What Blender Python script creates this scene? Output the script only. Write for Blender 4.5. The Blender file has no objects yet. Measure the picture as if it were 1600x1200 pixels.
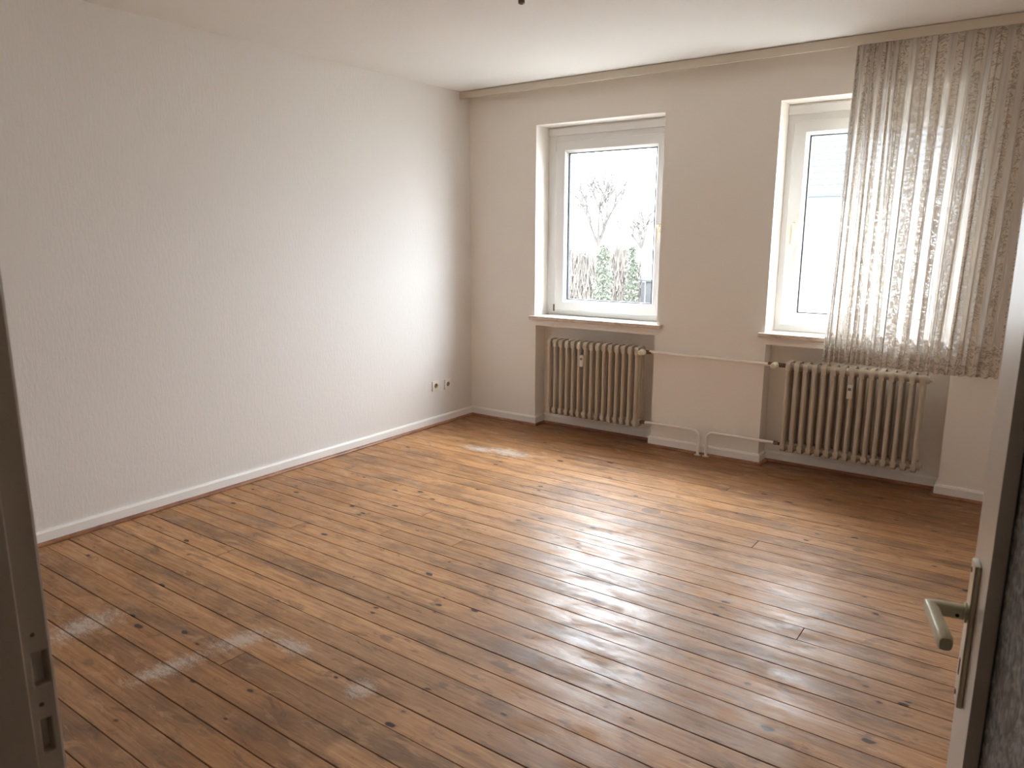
import bpy, bmesh, math, random
from mathutils import Vector, Matrix
random.seed(7)
R = math.radians
S = bpy.context.scene
COL = S.collection

# ------------------------------------------------------------------ camera, sky, exposure
CAMP = Vector((4.040, -5.0783, 1.563))
yaw, pitch, roll = R(-36.0618), R(11.5902), R(0.0209)
F = Vector((math.sin(yaw)*math.cos(pitch), math.cos(yaw)*math.cos(pitch), -math.sin(pitch)))
RT = Vector((math.cos(yaw), -math.sin(yaw), 0)); UP = RT.cross(F)
R2 = RT*math.cos(roll)+UP*math.sin(roll); U2 = UP*math.cos(roll)-RT*math.sin(roll)
cd = bpy.data.cameras.new('camera'); cam = bpy.data.objects.new('camera', cd); COL.objects.link(cam)
cam.matrix_world = Matrix(((R2.x, U2.x, -F.x, CAMP.x), (R2.y, U2.y, -F.y, CAMP.y), (R2.z, U2.z, -F.z, CAMP.z), (0, 0, 0, 1)))
cd.sensor_width = 36; cd.lens = 1163.24/1600*36
cd.shift_x = (800-785.779)/1600; cd.shift_y = (606.567-600)/1600
cd.clip_start = .02; cd.clip_end = 300
cd.dof.use_dof = True; cd.dof.focus_distance = 4.8; cd.dof.aperture_fstop = 10
S.camera = cam

SKY = 29.0      # at the zenith
w = bpy.data.worlds.new('sky'); S.world = w; w.use_nodes = True
wt_ = w.node_tree; bg = wt_.nodes['Background']; bg.inputs[0].default_value = (0.87, 0.945, 1.05, 1)
# evenly overcast sky: brightness rises with (1 + 2 sin elevation) / 3 from horizon to zenith
tc = wt_.nodes.new('ShaderNodeTexCoord'); sp_ = wt_.nodes.new('ShaderNodeSeparateXYZ'); wt_.links.new(tc.outputs['Generated'], sp_.inputs[0])
mx_ = wt_.nodes.new('ShaderNodeMath'); mx_.operation = 'MAXIMUM'; wt_.links.new(sp_.outputs[2], mx_.inputs[0]); mx_.inputs[1].default_value = 0
ma_ = wt_.nodes.new('ShaderNodeMath'); ma_.operation = 'MULTIPLY_ADD'; wt_.links.new(mx_.outputs[0], ma_.inputs[0])
ma_.inputs[1].default_value = SKY*2/3; ma_.inputs[2].default_value = SKY/3; wt_.links.new(ma_.outputs[0], bg.inputs[1])
S.view_settings.view_transform = 'Standard'; S.view_settings.look = 'None'
S.view_settings.gamma = 1; S.view_settings.use_curve_mapping = False
S.view_settings.exposure = 0.95
S.cycles.diffuse_bounces = 8; S.cycles.max_bounces = 14; S.cycles.transparent_max_bounces = 24
S.cycles.transmission_bounces = 8

# ------------------------------------------------------------------ dimensions
RX, RY, H = 4.27, -4.745, 2.70
W1 = (0.6647, 1.7414); W2 = (2.5285, 3.6057); WT = 2.4034; SILL = 0.9217
N1 = (0.674, 1.7297); N2 = (2.5401, 3.6308); NT = 0.8427; ND = 0.138
FRY = 0.185      # depth of the window frames in the reveals
WALLT = 0.29

for a, b in (W1, W2):   # light portals: they emit nothing, they only guide the sky sampling
    l = bpy.data.lights.new('window_portal', 'AREA'); l.shape = 'RECTANGLE'; l.size = b-a; l.size_y = WT-SILL
    l.cycles.is_portal = True
    o = bpy.data.objects.new('window_portal', l); COL.objects.link(o)
    o.location = ((a+b)/2, WALLT+.02, (WT+SILL)/2); o.rotation_euler = (R(-90), 0, 0)

# ------------------------------------------------------------------ helpers
def new_obj(name, me, mat=None, parent=None, loc=None):
    o = bpy.data.objects.new(name, me); COL.objects.link(o)
    if mat is not None and me is not None and not me.materials: me.materials.append(mat)
    if parent is not None: o.parent = parent
    if loc is not None: o.location = loc
    return o
def empty(name, loc=(0, 0, 0), rz=0, parent=None):
    o = bpy.data.objects.new(name, None); COL.objects.link(o); o.location = loc; o.rotation_euler = (0, 0, rz)
    o.empty_display_size = .05
    if parent: o.parent = parent
    return o
def tag(o, label, cat, group=None):
    o['label'] = label; o['category'] = cat
    if group: o['group'] = group
    return o
def struct(o, label=None):
    o['kind'] = 'structure'
    if label: o['label'] = label
    return o
def bm_obj(name, bm, mat=None, parent=None, loc=None, smooth=False, angle=40):
    bmesh.ops.recalc_face_normals(bm, faces=bm.faces)
    me = bpy.data.meshes.new(name); bm.to_mesh(me); bm.free()
    if smooth:
        me.shade_smooth() if hasattr(me, 'shade_smooth') else None
        try: me.set_sharp_from_angle(angle=R(angle))
        except Exception: pass
    return new_obj(name, me, mat, parent, loc)
def box(bm, x0, x1, y0, y1, z0, z1, bev=0, seg=1):
    vs = [bm.verts.new((x, y, z)) for x in (x0, x1) for y in (y0, y1) for z in (z0, z1)]
    fs = [bm.faces.new([vs[i] for i in f]) for f in ((0, 1, 3, 2), (4, 6, 7, 5), (0, 4, 5, 1), (2, 3, 7, 6), (0, 2, 6, 4), (1, 5, 7, 3))]
    if bev:
        es = list({e for f in fs for e in f.edges})
        bmesh.ops.bevel(bm, geom=es, offset=bev, segments=seg, affect='EDGES', profile=.5)
    return fs
def tube(bm, pts, rad, n=10, cap=True, closed=False):
    """rings swept along pts; rad a number or one per point, or (rx, ry)"""
    pts = [Vector(p) for p in pts]; rings = []
    t0 = (pts[1]-pts[0]).normalized()
    ref = Vector((0, 0, 1)) if abs(t0.z) < .9 else Vector((1, 0, 0))
    nrm = (ref-t0*ref.dot(t0)).normalized()
    for i, p in enumerate(pts):
        if i == 0: t = t0
        elif i == len(pts)-1: t = (pts[i]-pts[i-1]).normalized()
        else: t = ((pts[i+1]-p).normalized()+(p-pts[i-1]).normalized()).normalized()
        nrm = (nrm-t*nrm.dot(t)).normalized(); b = t.cross(nrm)
        r = rad[i] if isinstance(rad, list) else rad
        ra, rb = r if isinstance(r, tuple) else (r, r)
        rings.append([bm.verts.new(p+nrm*math.cos(2*math.pi*k/n)*ra+b*math.sin(2*math.pi*k/n)*rb) for k in range(n)])
    for i in range(len(rings)-1):
        for k in range(n):
            bm.faces.new((rings[i][k], rings[i][(k+1) % n], rings[i+1][(k+1) % n], rings[i+1][k]))
    if cap:
        bm.faces.new(rings[0][::-1]); bm.faces.new(rings[-1])
def lathe(bm, prof, n, mtx):
    """prof: (r, h) along local z"""
    rings = []
    for r, h in prof:
        if r < 1e-6: rings.append([bm.verts.new(mtx @ Vector((0, 0, h)))])
        else: rings.append([bm.verts.new(mtx @ Vector((r*math.cos(2*math.pi*k/n), r*math.sin(2*math.pi*k/n), h))) for k in range(n)])
    for a, b in zip(rings, rings[1:]):
        for k in range(n):
            k2 = (k+1) % n
            f = [a[k % len(a)], a[k2 % len(a)], b[k2 % len(b)], b[k % len(b)]]
            f = list(dict.fromkeys(f))
            if len(f) > 2: bm.faces.new(f)
def stepped(us, vs, depth, fn, through=None):
    """a stepped relief: cells of a grid at their own depth, walls between; depth None = open. fn(u, v, d) -> xyz"""
    bm = bmesh.new(); cache = {}
    def V(u, v, d):
        k = (round(u, 5), round(v, 5), round(d, 5))
        if k not in cache: cache[k] = bm.verts.new(fn(*k))
        return cache[k]
    nu, nv = len(us)-1, len(vs)-1
    for i in range(nu):
        for j in range(nv):
            d = depth(i, j)
            if d is not None:
                bm.faces.new((V(us[i], vs[j], d), V(us[i+1], vs[j], d), V(us[i+1], vs[j+1], d), V(us[i], vs[j+1], d)))
    for i in range(nu):
        for j in range(nv):
            for di, dj in ((1, 0), (0, 1)):
                i2, j2 = i+di, j+dj
                if i2 >= nu or j2 >= nv: continue
                a, b = depth(i, j), depth(i2, j2)
                a = through if a is None else a; b = through if b is None else b
                if abs(a-b) < 1e-6: continue
                if di: p = [(us[i+1], vs[j]), (us[i+1], vs[j+1])]
                else: p = [(us[i], vs[j+1]), (us[i+1], vs[j+1])]
                bm.faces.new((V(*p[0], a), V(*p[1], a), V(*p[1], b), V(*p[0], b)))
    return bm
def fbox(bm, o, ax, ay, az, x0, x1, y0, y1, z0, z1, bev=0):
    b2 = bmesh.new(); box(b2, x0, x1, y0, y1, z0, z1, bev)
    m = bpy.data.meshes.new('t'); b2.to_mesh(m); b2.free()
    for v in m.vertices: v.co = Vector(o)+Vector(ax)*v.co.x+Vector(ay)*v.co.y+Vector(az)*v.co.z
    bm.from_mesh(m); bpy.data.meshes.remove(m)

# ------------------------------------------------------------------ materials
class NT_:
    def __init__(s, name):
        s.m = bpy.data.materials.new(name); s.m.use_nodes = True; s.t = s.m.node_tree
        s.b = s.t.nodes['Principled BSDF']; s.out = s.t.nodes['Material Output']
    def n(s, typ, **kw):
        nd = s.t.nodes.new(typ)
        for k, v in kw.items():
            if k == 'ins':
                for a, b in v.items():
                    if hasattr(b, 'is_linked') or isinstance(b, bpy.types.NodeSocket): s.t.links.new(b, nd.inputs[a])
                    else: nd.inputs[a].default_value = b
            else: setattr(nd, k, v)
        return nd
    def l(s, a, b): s.t.links.new(a, b)
    def math(s, op, a, b=None, c=None, clamp=False):
        nd = s.n('ShaderNodeMath', operation=op, use_clamp=clamp)
        for i, v in enumerate((a, b, c)):
            if v is None: continue
            if isinstance(v, bpy.types.NodeSocket): s.l(v, nd.inputs[i])
            else: nd.inputs[i].default_value = v
        return nd.outputs[0]
    def ramp(s, fac, stops, interp='LINEAR'):
        nd = s.n('ShaderNodeValToRGB'); s.l(fac, nd.inputs[0]); nd.color_ramp.interpolation = interp
        e = nd.color_ramp.elements
        while len(e) < len(stops): e.new(.5)
        for el, (p, c) in zip(e, stops):
            el.position = p; el.color = (*c, 1) if len(c) == 3 else c
        return nd.outputs[0]
    def mix(s, fac, a, b, blend='MIX'):
        nd = s.n('ShaderNodeMix', data_type='RGBA', blend_type=blend)
        for i, v in ((0, fac), (6, a), (7, b)):
            if isinstance(v, bpy.types.NodeSocket): s.l(v, nd.inputs[i])
            else: nd.inputs[i].default_value = v if i == 0 else (*v, 1)
        return nd.outputs[2]
    def noise(s, vec, scale, detail=3, rough=.5, dist=0):
        nd = s.n('ShaderNodeTexNoise'); nd.inputs['Scale'].default_value = scale; nd.inputs['Detail'].default_value = detail
        nd.inputs['Roughness'].default_value = rough; nd.inputs['Distortion'].default_value = dist
        if vec is not None: s.l(vec, nd.inputs['Vector'])
        return nd.outputs[0]
    def pos(s): return s.n('ShaderNodeNewGeometry').outputs['Position']
    def mapping(s, vec, scale=(1, 1, 1), loc=(0, 0, 0), rot=(0, 0, 0)):
        nd = s.n('ShaderNodeMapping'); s.l(vec, nd.inputs[0])
        nd.inputs['Scale'].default_value = scale; nd.inputs['Location'].default_value = loc; nd.inputs['Rotation'].default_value = rot
        return nd.outputs[0]
    def bump(s, h, strength, dist):
        nd = s.n('ShaderNodeBump'); nd.inputs['Strength'].default_value = strength; nd.inputs['Distance'].default_value = dist
        s.l(h, nd.inputs['Height']); s.l(nd.outputs[0], s.b.inputs['Normal']); return nd
    def base(s, c):
        if isinstance(c, bpy.types.NodeSocket): s.l(c, s.b.inputs['Base Color'])
        else: s.b.inputs['Base Color'].default_value = (*c, 1)
    def set(s, **k):
        for a, v in k.items(): s.b.inputs[a.replace('_', ' ')].default_value = v

def paint(name, col, rough=.5, var=.06, bump=.0, scale=40):
    m = NT_(name); p = m.pos()
    f = m.noise(p, 3.5, 4, .6)
    m.base(m.mix(f, tuple(c*(1-var) for c in col), tuple(min(1, c*(1+var)) for c in col)))
    m.set(Roughness=rough)
    if bump: m.bump(m.noise(p, scale, 3), bump, .002)
    return m.m

def wallpaper(name, col, sc, strength, rough=.85):
    m = NT_(name); p = m.pos()
    streak = m.noise(m.mapping(p, sc), 1, 4, .62, .4)
    chips = m.noise(p, 55, 3, .6)
    h = m.math('ADD', m.math('MULTIPLY', streak, .7), m.math('MULTIPLY', chips, .45))
    big = m.noise(p, .9, 3, .6)
    m.base(m.mix(big, tuple(c*.965 for c in col), col))
    m.set(Roughness=rough); m.b.inputs['Specular IOR Level'].default_value = .25
    m.bump(h, strength, .004)
    return m.m
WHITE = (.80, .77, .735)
M_WALL_L = wallpaper('embossed_wallpaper_dimmed', WHITE, (75, 75, 16), .48)  # base colour darkened to hold down the bright patch of window light
M_WALL_W = wallpaper('woodchip_wallpaper_brightened', (.91, .865, .81), (60, 60, 40), .30)  # base colour lightened to lift the shaded window wall
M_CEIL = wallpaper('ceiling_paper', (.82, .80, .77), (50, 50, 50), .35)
M_BASE = paint('white_skirting_paint', (.89, .865, .825), .42, .03)
M_FRAME = paint('white_window_plastic', (.80, .80, .79), .32, .02)
M_DOORP = paint('cream_gloss_paint', (.60, .53, .455), .34, .03)
M_JAMB = paint('cream_frame_paint', (.56, .49, .41), .38, .05)
M_RAD = paint('radiator_enamel', (.57, .50, .41), .34, .04)
M_PIPE = paint('pipe_enamel', (.88, .83, .76), .35, .04)
M_GASKET = paint('black_rubber', (.012, .012, .016), .6, 0)
M_DARK = paint('dark_hole', (.018, .013, .009), .8, 0)
M_CREAM = paint('cream_plastic', (.74, .68, .54), .35, .03)
M_SOCK = paint('ivory_socket_plastic', (.80, .75, .64), .35, .03)
M_SOCKIN = paint('socket_well', (.20, .17, .12), .4, .03)
M_FASCIA = paint('fascia_paint', (.66, .60, .50), .5, .03)
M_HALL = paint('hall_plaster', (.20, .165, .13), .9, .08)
m = NT_('brass_grey_fitting'); m.base((.20, .15, .10)); m.set(Metallic=.8, Roughness=.42); M_FIT = m.m
m = NT_('anodised_aluminium'); m.base(m.mix(m.noise(m.pos(), 60, 3), (.52, .49, .40), (.62, .58, .47))); m.set(Metallic=.85, Roughness=.33); M_ALU = m.m
m = NT_('worn_grip'); m.base(m.mix(m.noise(m.pos(), 45, 4), (.50, .48, .34), (.66, .62, .45))); m.set(Metallic=.35, Roughness=.38); M_GRIP = m.m
m = NT_('brown_terminal'); m.base((.09, .045, .03)); m.set(Roughness=.4); M_BROWN = m.m

# sill stone
m = NT_('sill_stone'); p = m.pos()
v = m.noise(m.mapping(p, (14, 60, 60)), 1, 5, .65, 1.0)
m.base(m.ramp(v, [(.30, (.42, .26, .17)), (.5, (.66, .55, .44)), (.68, (.74, .66, .56))])); m.set(Roughness=.30); M_SILL = m.m
# sill top face: the same stone, window glow painted in as a paler tone
m = NT_('sill_top'); p = m.pos()
m.base(m.mix(m.noise(m.mapping(p, (10, 30, 30)), 1, 4, .6), (.72, .67, .60), (.80, .77, .72))); m.set(Roughness=.28); M_SILLTOP = m.m

# window glass
def glass_mat(name, tint=(1, 1, 1), ior=1.45):
    m = NT_(name); m.t.nodes.remove(m.b)
    tr = m.n('ShaderNodeBsdfTransparent'); tr.inputs[0].default_value = (*tint, 1)
    gl = m.n('ShaderNodeBsdfGlossy'); gl.inputs['Roughness'].default_value = .02
    g = m.n('ShaderNodeNewGeometry')      # Schlick, the same from both sides of the thin pane
    dt = m.n('ShaderNodeVectorMath', operation='DOT_PRODUCT'); m.l(g.outputs['Incoming'], dt.inputs[0]); m.l(g.outputs['Normal'], dt.inputs[1])
    c = m.math('SUBTRACT', 1.0, m.math('ABSOLUTE', dt.outputs['Value']), clamp=True)
    fr = m.math('ADD', m.math('MULTIPLY', m.math('POWER', c, 5.0), .94), .04)
    mx = m.n('ShaderNodeMixShader'); m.l(fr, mx.inputs[0]); m.l(tr.outputs[0], mx.inputs[1]); m.l(gl.outputs[0], mx.inputs[2])
    m.l(mx.outputs[0], m.out.inputs[0]); return m.m
M_GLASS = glass_mat('window_glass', (.95, .96, .95))

# ornamental door glass
m = NT_('ornamental_glass'); p = m.pos()
vo = m.n('ShaderNodeTexVoronoi', feature='SMOOTH_F1'); vo.inputs['Scale'].default_value = 120; m.l(m.mapping(p, (1, 1, .6)), vo.inputs['Vector'])
ns = m.noise(p, 120, 4, .65, .6)
h = m.math('ADD', m.math('MULTIPLY', vo.outputs[0], .8), ns)
m.base(m.ramp(m.noise(p, 80, 3, .6, .8), [(.38, (.10, .095, .08)), (.50, (.56, .55, .50)), (.60, (1.0, .98, .92))])); m.set(Roughness=.25, IOR=1.5); m.b.inputs['Transmission Weight'].default_value = .72
m.bump(h, 1.0, .02); M_ORN = m.m

# curtain: uv = metres of cloth
def curtain_mat():
    m = NT_('lace_voile'); m.t.nodes.remove(m.b)
    uv = m.n('ShaderNodeUVMap').outputs[0]
    sep = m.n('ShaderNodeSeparateXYZ'); m.l(uv, sep.inputs[0]); U, V = sep.outputs[0], sep.outputs[1]
    # scrolls : contour lines of distorted noise
    def scroll(scale, width, dist, off):
        f = m.noise(m.mapping(uv, (.5, .95, 1), (off, off, 0)), scale, 1.5, .5, dist)
        k = m.math('FRACT', m.math('MULTIPLY', f, 4.6))
        k = m.math('ABSOLUTE', m.math('SUBTRACT', k, .5))
        return m.math('LESS_THAN', k, width)
    s1 = scroll(16, .21, 1.4, 0); s2 = scroll(36, .24, .8, 3.1)
    pat = m.math('MAXIMUM', s1, m.math('MULTIPLY', s2, .75))
    # vertical stripes of lace and plain voile
    st = m.math('FRACT', m.math('DIVIDE', U, .145))
    lace = m.math('MULTIPLY', m.math('GREATER_THAN', st, .20), m.math('LESS_THAN', st, .66))
    edge = m.math('MAXIMUM', m.math('LESS_THAN', m.math('ABSOLUTE', m.math('SUBTRACT', st, .16)), .03),
                  m.math('LESS_THAN', m.math('ABSOLUTE', m.math('SUBTRACT', st, .68)), .03))
    # density grows to the hem: border from v < .42, tighter under .17
    wob = m.math('MULTIPLY', m.math('SINE', m.math('MULTIPLY', U, 43.3)), .025)
    Vw = m.math('ADD', V, wob)
    low = m.ramp(Vw, [(.0, (1, 1, 1)), (.17, (1, 1, 1)), (.19, (.72,)*3), (.44, (.72,)*3), (.50, (.36,)*3), (1.0, (.36,)*3)])
    hem = m.math('LESS_THAN', V, .022)
    lb = m.math('MAXIMUM', lace, m.math('LESS_THAN', Vw, .17))
    # cover of the threads: voile .88, lace ground .955, scroll threads and borders nearly closed
    dens = m.math('MULTIPLY', pat, m.math('ADD', m.math('MULTIPLY', low, .30), .78), clamp=True)
    cover = m.math('MAXIMUM', m.math('MULTIPLY', lb, m.math('ADD', m.math('MULTIPLY', dens, .72), .28)), m.math('MULTIPLY', edge, .85))
    cover = m.math('MAXIMUM', cover, hem)
    a = m.math('SUBTRACT', 1.0, m.math('MULTIPLY', m.math('POWER', m.math('SUBTRACT', 1.0, cover, clamp=True), 3.2), .15))
    geo = m.n('ShaderNodeLayerWeight'); geo.inputs[0].default_value = .5
    a = m.math('ADD', a, m.math('MULTIPLY', m.math('POWER', geo.outputs['Facing'], 2.0), .05))   # seen edge-on the threads close up
    a = m.math('MINIMUM', a, .9985)
    df = m.n('ShaderNodeBsdfDiffuse'); m.l(m.mix(lb, (.66, .61, .55), m.n('ShaderNodeMix', data_type='RGBA', ins={0: pat, 6: (.44, .365, .29, 1), 7: (.72, .66, .58, 1)}).outputs[2]), df.inputs[0])
    tl = m.n('ShaderNodeBsdfTranslucent'); m.l(m.mix(cover, (.90, .89, .88), (.50, .45, .39)), tl.inputs[0])
    mx = m.n('ShaderNodeMixShader'); m.l(m.math('SUBTRACT', .13, m.math('MULTIPLY', cover, .06)), mx.inputs[0]); m.l(df.outputs[0], mx.inputs[1]); m.l(tl.outputs[0], mx.inputs[2])
    tr = m.n('ShaderNodeBsdfTransparent')
    m2 = m.n('ShaderNodeMixShader'); m.l(a, m2.inputs[0]); m.l(tr.outputs[0], m2.inputs[1]); m.l(mx.outputs[0], m2.inputs[2])
    m.l(m2.outputs[0], m.out.inputs[0]); return m.m
M_LACE = curtain_mat()

# floor boards
def floor_mat():
    m = NT_('worn_pine_boards'); p = m.pos()
    oi = m.n('ShaderNodeObjectInfo'); rnd = oi.outputs['Random']
    off = m.n('ShaderNodeCombineXYZ'); m.l(m.math('MULTIPLY', rnd, 37.0), off.inputs[0]); m.l(m.math('MULTIPLY', rnd, 91.0), off.inputs[1])
    va = m.n('ShaderNodeVectorMath', operation='ADD'); m.l(p, va.inputs[0]); m.l(off.outputs[0], va.inputs[1]); q = va.outputs[0]
    grain = m.noise(m.mapping(q, (3.0, 62, 1)), 1, 5, .62, .9)
    fine = m.noise(m.mapping(q, (14, 330, 1)), 1, 3, .6)
    blot = m.noise(m.mapping(q, (2.2, 7, 1)), 1, 4, .6, .3)
    cloud = m.noise(m.mapping(p, (1.5, 2.0, 1)), 1, 5, .62, .4)
    col = m.ramp(grain, [(.25, (.27, .115, .040)), (.47, (.53, .268, .108)), (.72, (.74, .43, .20))])
    col = m.mix(m.math('MULTIPLY', fine, .42), col, (.17, .078, .035))
    # tone of each board
    tone = m.math('ADD', m.math('MULTIPLY', rnd, .36), .84)
    col = m.mix(1.0, col, m.n('ShaderNodeCombineColor', ins={0: tone, 1: tone, 2: tone}).outputs[0], 'MULTIPLY')
    sep = m.n('ShaderNodeSeparateXYZ'); m.l(p, sep.inputs[0]); X, Y = sep.outputs[0], sep.outputs[1]
    jit = m.math('MULTIPLY', m.math('SUBTRACT', m.noise(p, 9, 4, .6), .5), .10)
    Xj, Yj = m.math('ADD', X, jit), m.math('ADD', Y, jit)
    def gt(v, t, soft=.012):
        nd = m.n('ShaderNodeMapRange', clamp=True); m.l(v, nd.inputs[0]); nd.inputs[1].default_value = t-soft; nd.inputs[2].default_value = t+soft
        return nd.outputs[0]
    def lt(v, t, soft=.012): return m.math('SUBTRACT', 1.0, gt(v, t, soft))
    # old varnish left under furniture / carpets: rectangles in the room
    r1 = m.math('MULTIPLY', lt(Xj, 2.40, .02), lt(Yj, -3.45, .25))
    r2 = m.math('MULTIPLY', lt(Xj, .80, .02), m.math('MULTIPLY', gt(Yj, -3.1, .3), lt(Yj, -1.15, .1)))
    r3 = gt(Yj, -.70, .22)
    dark = m.math('MAXIMUM', m.math('MULTIPLY', r1, .85), m.math('MAXIMUM', m.math('MULTIPLY', r2, .50), m.math('MULTIPLY', r3, 1.25)))
    col = m.mix(m.math('MULTIPLY', dark, .58), col, (.17, .066, .020))
    # sanded, greyed centre
    cx = m.math('MULTIPLY', gt(X, 1.6, .9), lt(Y, -1.0, .5))
    grey = m.math('MULTIPLY', cx, m.ramp(cloud, [(.36, (0, 0, 0)), (.62, (1, 1, 1))]))
    col = m.mix(m.math('MULTIPLY', grey, .30), col, (.36, .27, .20))
    orange = m.math('MULTIPLY', lt(X, 1.7, .8), gt(Y, -2.6, .6))
    col = m.mix(m.math('MULTIPLY', orange, .28), col, (.42, .19, .065))
    # dark smudges
    sm = m.ramp(blot, [(.50, (0, 0, 0)), (.66, (1, 1, 1))])
    col = m.mix(m.math('MULTIPLY', m.math('MULTIPLY', sm, m.math('ADD', fine, .40)), .58), col, (.095, .058, .040))
    blot2 = m.noise(m.mapping(q, (7, 20, 1), (5, 3, 0)), 1, 4, .65, .6)
    sm2 = m.ramp(blot2, [(.57, (0, 0, 0)), (.66, (1, 1, 1))])
    col = m.mix(m.math('MULTIPLY', sm2, .52), col, (.11, .062, .038))
    lt2 = m.ramp(blot2, [(.32, (1, 1, 1)), (.44, (0, 0, 0))])
    col = m.mix(m.math('MULTIPLY', lt2, .45), col, (.60, .37, .20))
    # knots
    nz = m.n('ShaderNodeTexNoise'); nz.inputs['Scale'].default_value = 30; m.l(q, nz.inputs['Vector'])
    kvec = m.n('ShaderNodeVectorMath', operation='MULTIPLY_ADD'); m.l(nz.outputs['Color'], kvec.inputs[0]); kvec.inputs[1].default_value = (.16, .16, 0); m.l(m.mapping(q, (6.5, 12.5, 0)), kvec.inputs[2])
    vo = m.n('ShaderNodeTexVoronoi'); vo.inputs['Scale'].default_value = 1.0; vo.inputs['Randomness'].default_value = 1.0
    m.l(kvec.outputs[0], vo.inputs['Vector'])
    kr = m.n('ShaderNodeSeparateColor'); m.l(vo.outputs['Color'], kr.inputs[0])
    size = m.math('MULTIPLY', m.math('POWER', kr.outputs[0], 1.5), .165)
    k = m.math('SUBTRACT', size, vo.outputs['Distance'])
    kn = m.n('ShaderNodeMapRange', clamp=True); m.l(k, kn.inputs[0]); kn.inputs[1].default_value = -.012; kn.inputs[2].default_value = .03
    halo = m.n('ShaderNodeMapRange', clamp=True); m.l(k, halo.inputs[0]); halo.inputs[1].default_value = -.09; halo.inputs[2].default_value = .02
    col = m.mix(m.math('MULTIPLY', halo.outputs[0], .30), col, (.16, .06, .02))
    col = m.mix(m.math('MULTIPLY', kn.outputs[0], .93), col, (.022, .011, .008))
    # whitish scuffs (plaster dust, rubbed varnish) where the photo has them
    def blob(cx, cy, rx, ry, ang=0):
        mp = m.mapping(p, (1, 1, 0), (0, 0, 0))
        sub = m.n('ShaderNodeVectorMath', operation='SUBTRACT'); m.l(mp, sub.inputs[0]); sub.inputs[1].default_value = (cx, cy, 0)
        ro = m.n('ShaderNodeVectorRotate', rotation_type='Z_AXIS'); m.l(sub.outputs[0], ro.inputs[0]); ro.inputs['Angle'].default_value = -R(ang)
        sc = m.n('ShaderNodeVectorMath', operation='MULTIPLY'); m.l(ro.outputs[0], sc.inputs[0]); sc.inputs[1].default_value = (1/rx, 1/ry, 0)
        ln = m.n('ShaderNodeVectorMath', operation='LENGTH'); m.l(sc.outputs[0], ln.inputs[0])
        return m.math('SUBTRACT', 1.0, ln.outputs['Value'], clamp=True)
    sc = None
    for b in ((.96, -.80, .34, .13, 0), (.74, -.85, .26, .10, 0), (1.58, -3.80, .09, .24, -12), (1.63, -3.52, .11, .20, -20), (1.83, -3.43, .18, .07, 0),
              (1.02, -3.84, .13, .26, 0), (2.25, -3.47, .085, .09, 0), (2.27, -3.455, .05, .05, 0)):
        k = blob(*b); sc = k if sc is None else m.math('MAXIMUM', sc, k)
    rough_n = m.noise(m.mapping(p, (22, 60, 1)), 1, 5, .75)
    rough_f = m.noise(m.mapping(p, (160, 260, 1)), 1, 3, .6)
    scm = m.math('SUBTRACT', m.math('ADD', m.math('MULTIPLY', sc, .9), m.math('ADD', m.math('MULTIPLY', rough_n, 2.2), m.math('MULTIPLY', rough_f, 1.3))), 2.0)
    scm = m.math('MULTIPLY', scm, m.math('GREATER_THAN', sc, .001))
    scm = m.math('MULTIPLY', m.math('MULTIPLY', scm, m.math('MULTIPLY', sc, 3.0, clamp=True)), 1.7, clamp=True)
    col = m.mix(m.math('MULTIPLY', scm, .62), col, (.66, .60, .54))
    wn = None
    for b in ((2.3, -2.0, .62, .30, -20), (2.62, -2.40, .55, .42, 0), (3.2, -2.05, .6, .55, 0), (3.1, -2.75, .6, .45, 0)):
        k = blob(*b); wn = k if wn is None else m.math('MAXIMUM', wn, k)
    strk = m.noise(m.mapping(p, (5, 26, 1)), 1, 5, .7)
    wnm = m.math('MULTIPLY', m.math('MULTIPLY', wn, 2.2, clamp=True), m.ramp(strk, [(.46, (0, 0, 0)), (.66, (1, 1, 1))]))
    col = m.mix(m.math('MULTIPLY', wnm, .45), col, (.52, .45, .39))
    specks = m.math('GREATER_THAN', m.noise(p, 95, 2, .5), .80)
    col = m.mix(m.math('MULTIPLY', specks, .6), col, (.6, .55, .48))
    sp = blob(2.33, -1.27, .06, .05); col = m.mix(m.math('MULTIPLY', m.math('GREATER_THAN', sp, .05), .6), col, (.14, .075, .03))
    m.base(col)
    # sheen: patchy varnish
    gl = m.noise(m.mapping(p, (4, 11, 1)), 1, 5, .68, .3)
    rg = m.ramp(gl, [(.36, (.30,)*3), (.50, (.42,)*3), (.66, (.62,)*3)])
    rr = m.math('ADD', rg, m.math('MULTIPLY', fine, .06))
    rr = m.math('ADD', rr, m.math('MULTIPLY', scm, .3))
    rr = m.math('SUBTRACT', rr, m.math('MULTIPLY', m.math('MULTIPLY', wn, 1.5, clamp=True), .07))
    m.l(rr, m.b.inputs['Roughness']); m.b.inputs['Specular IOR Level'].default_value = .46
    hh = m.math('ADD', m.math('MULTIPLY', grain, .6), m.math('ADD', m.math('MULTIPLY', fine, .45), m.math('MULTIPLY', gl, .30)))
    m.bump(hh, .28, .0025)
    return m.m
M_FLOOR = floor_mat()
m = NT_('reddish_strip_wood'); p = m.pos()
m.base(m.ramp(m.noise(m.mapping(p, (9, 9, 40)), 1, 4, .6), [(.3, (.17, .065, .03)), (.6, (.34, .15, .075)), (.8, (.46, .25, .15))])); m.set(Roughness=.4); M_STRIP = m.m
M_SUB = paint('subfloor_dark', (.022, .013, .008), .9, .1)

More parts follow.
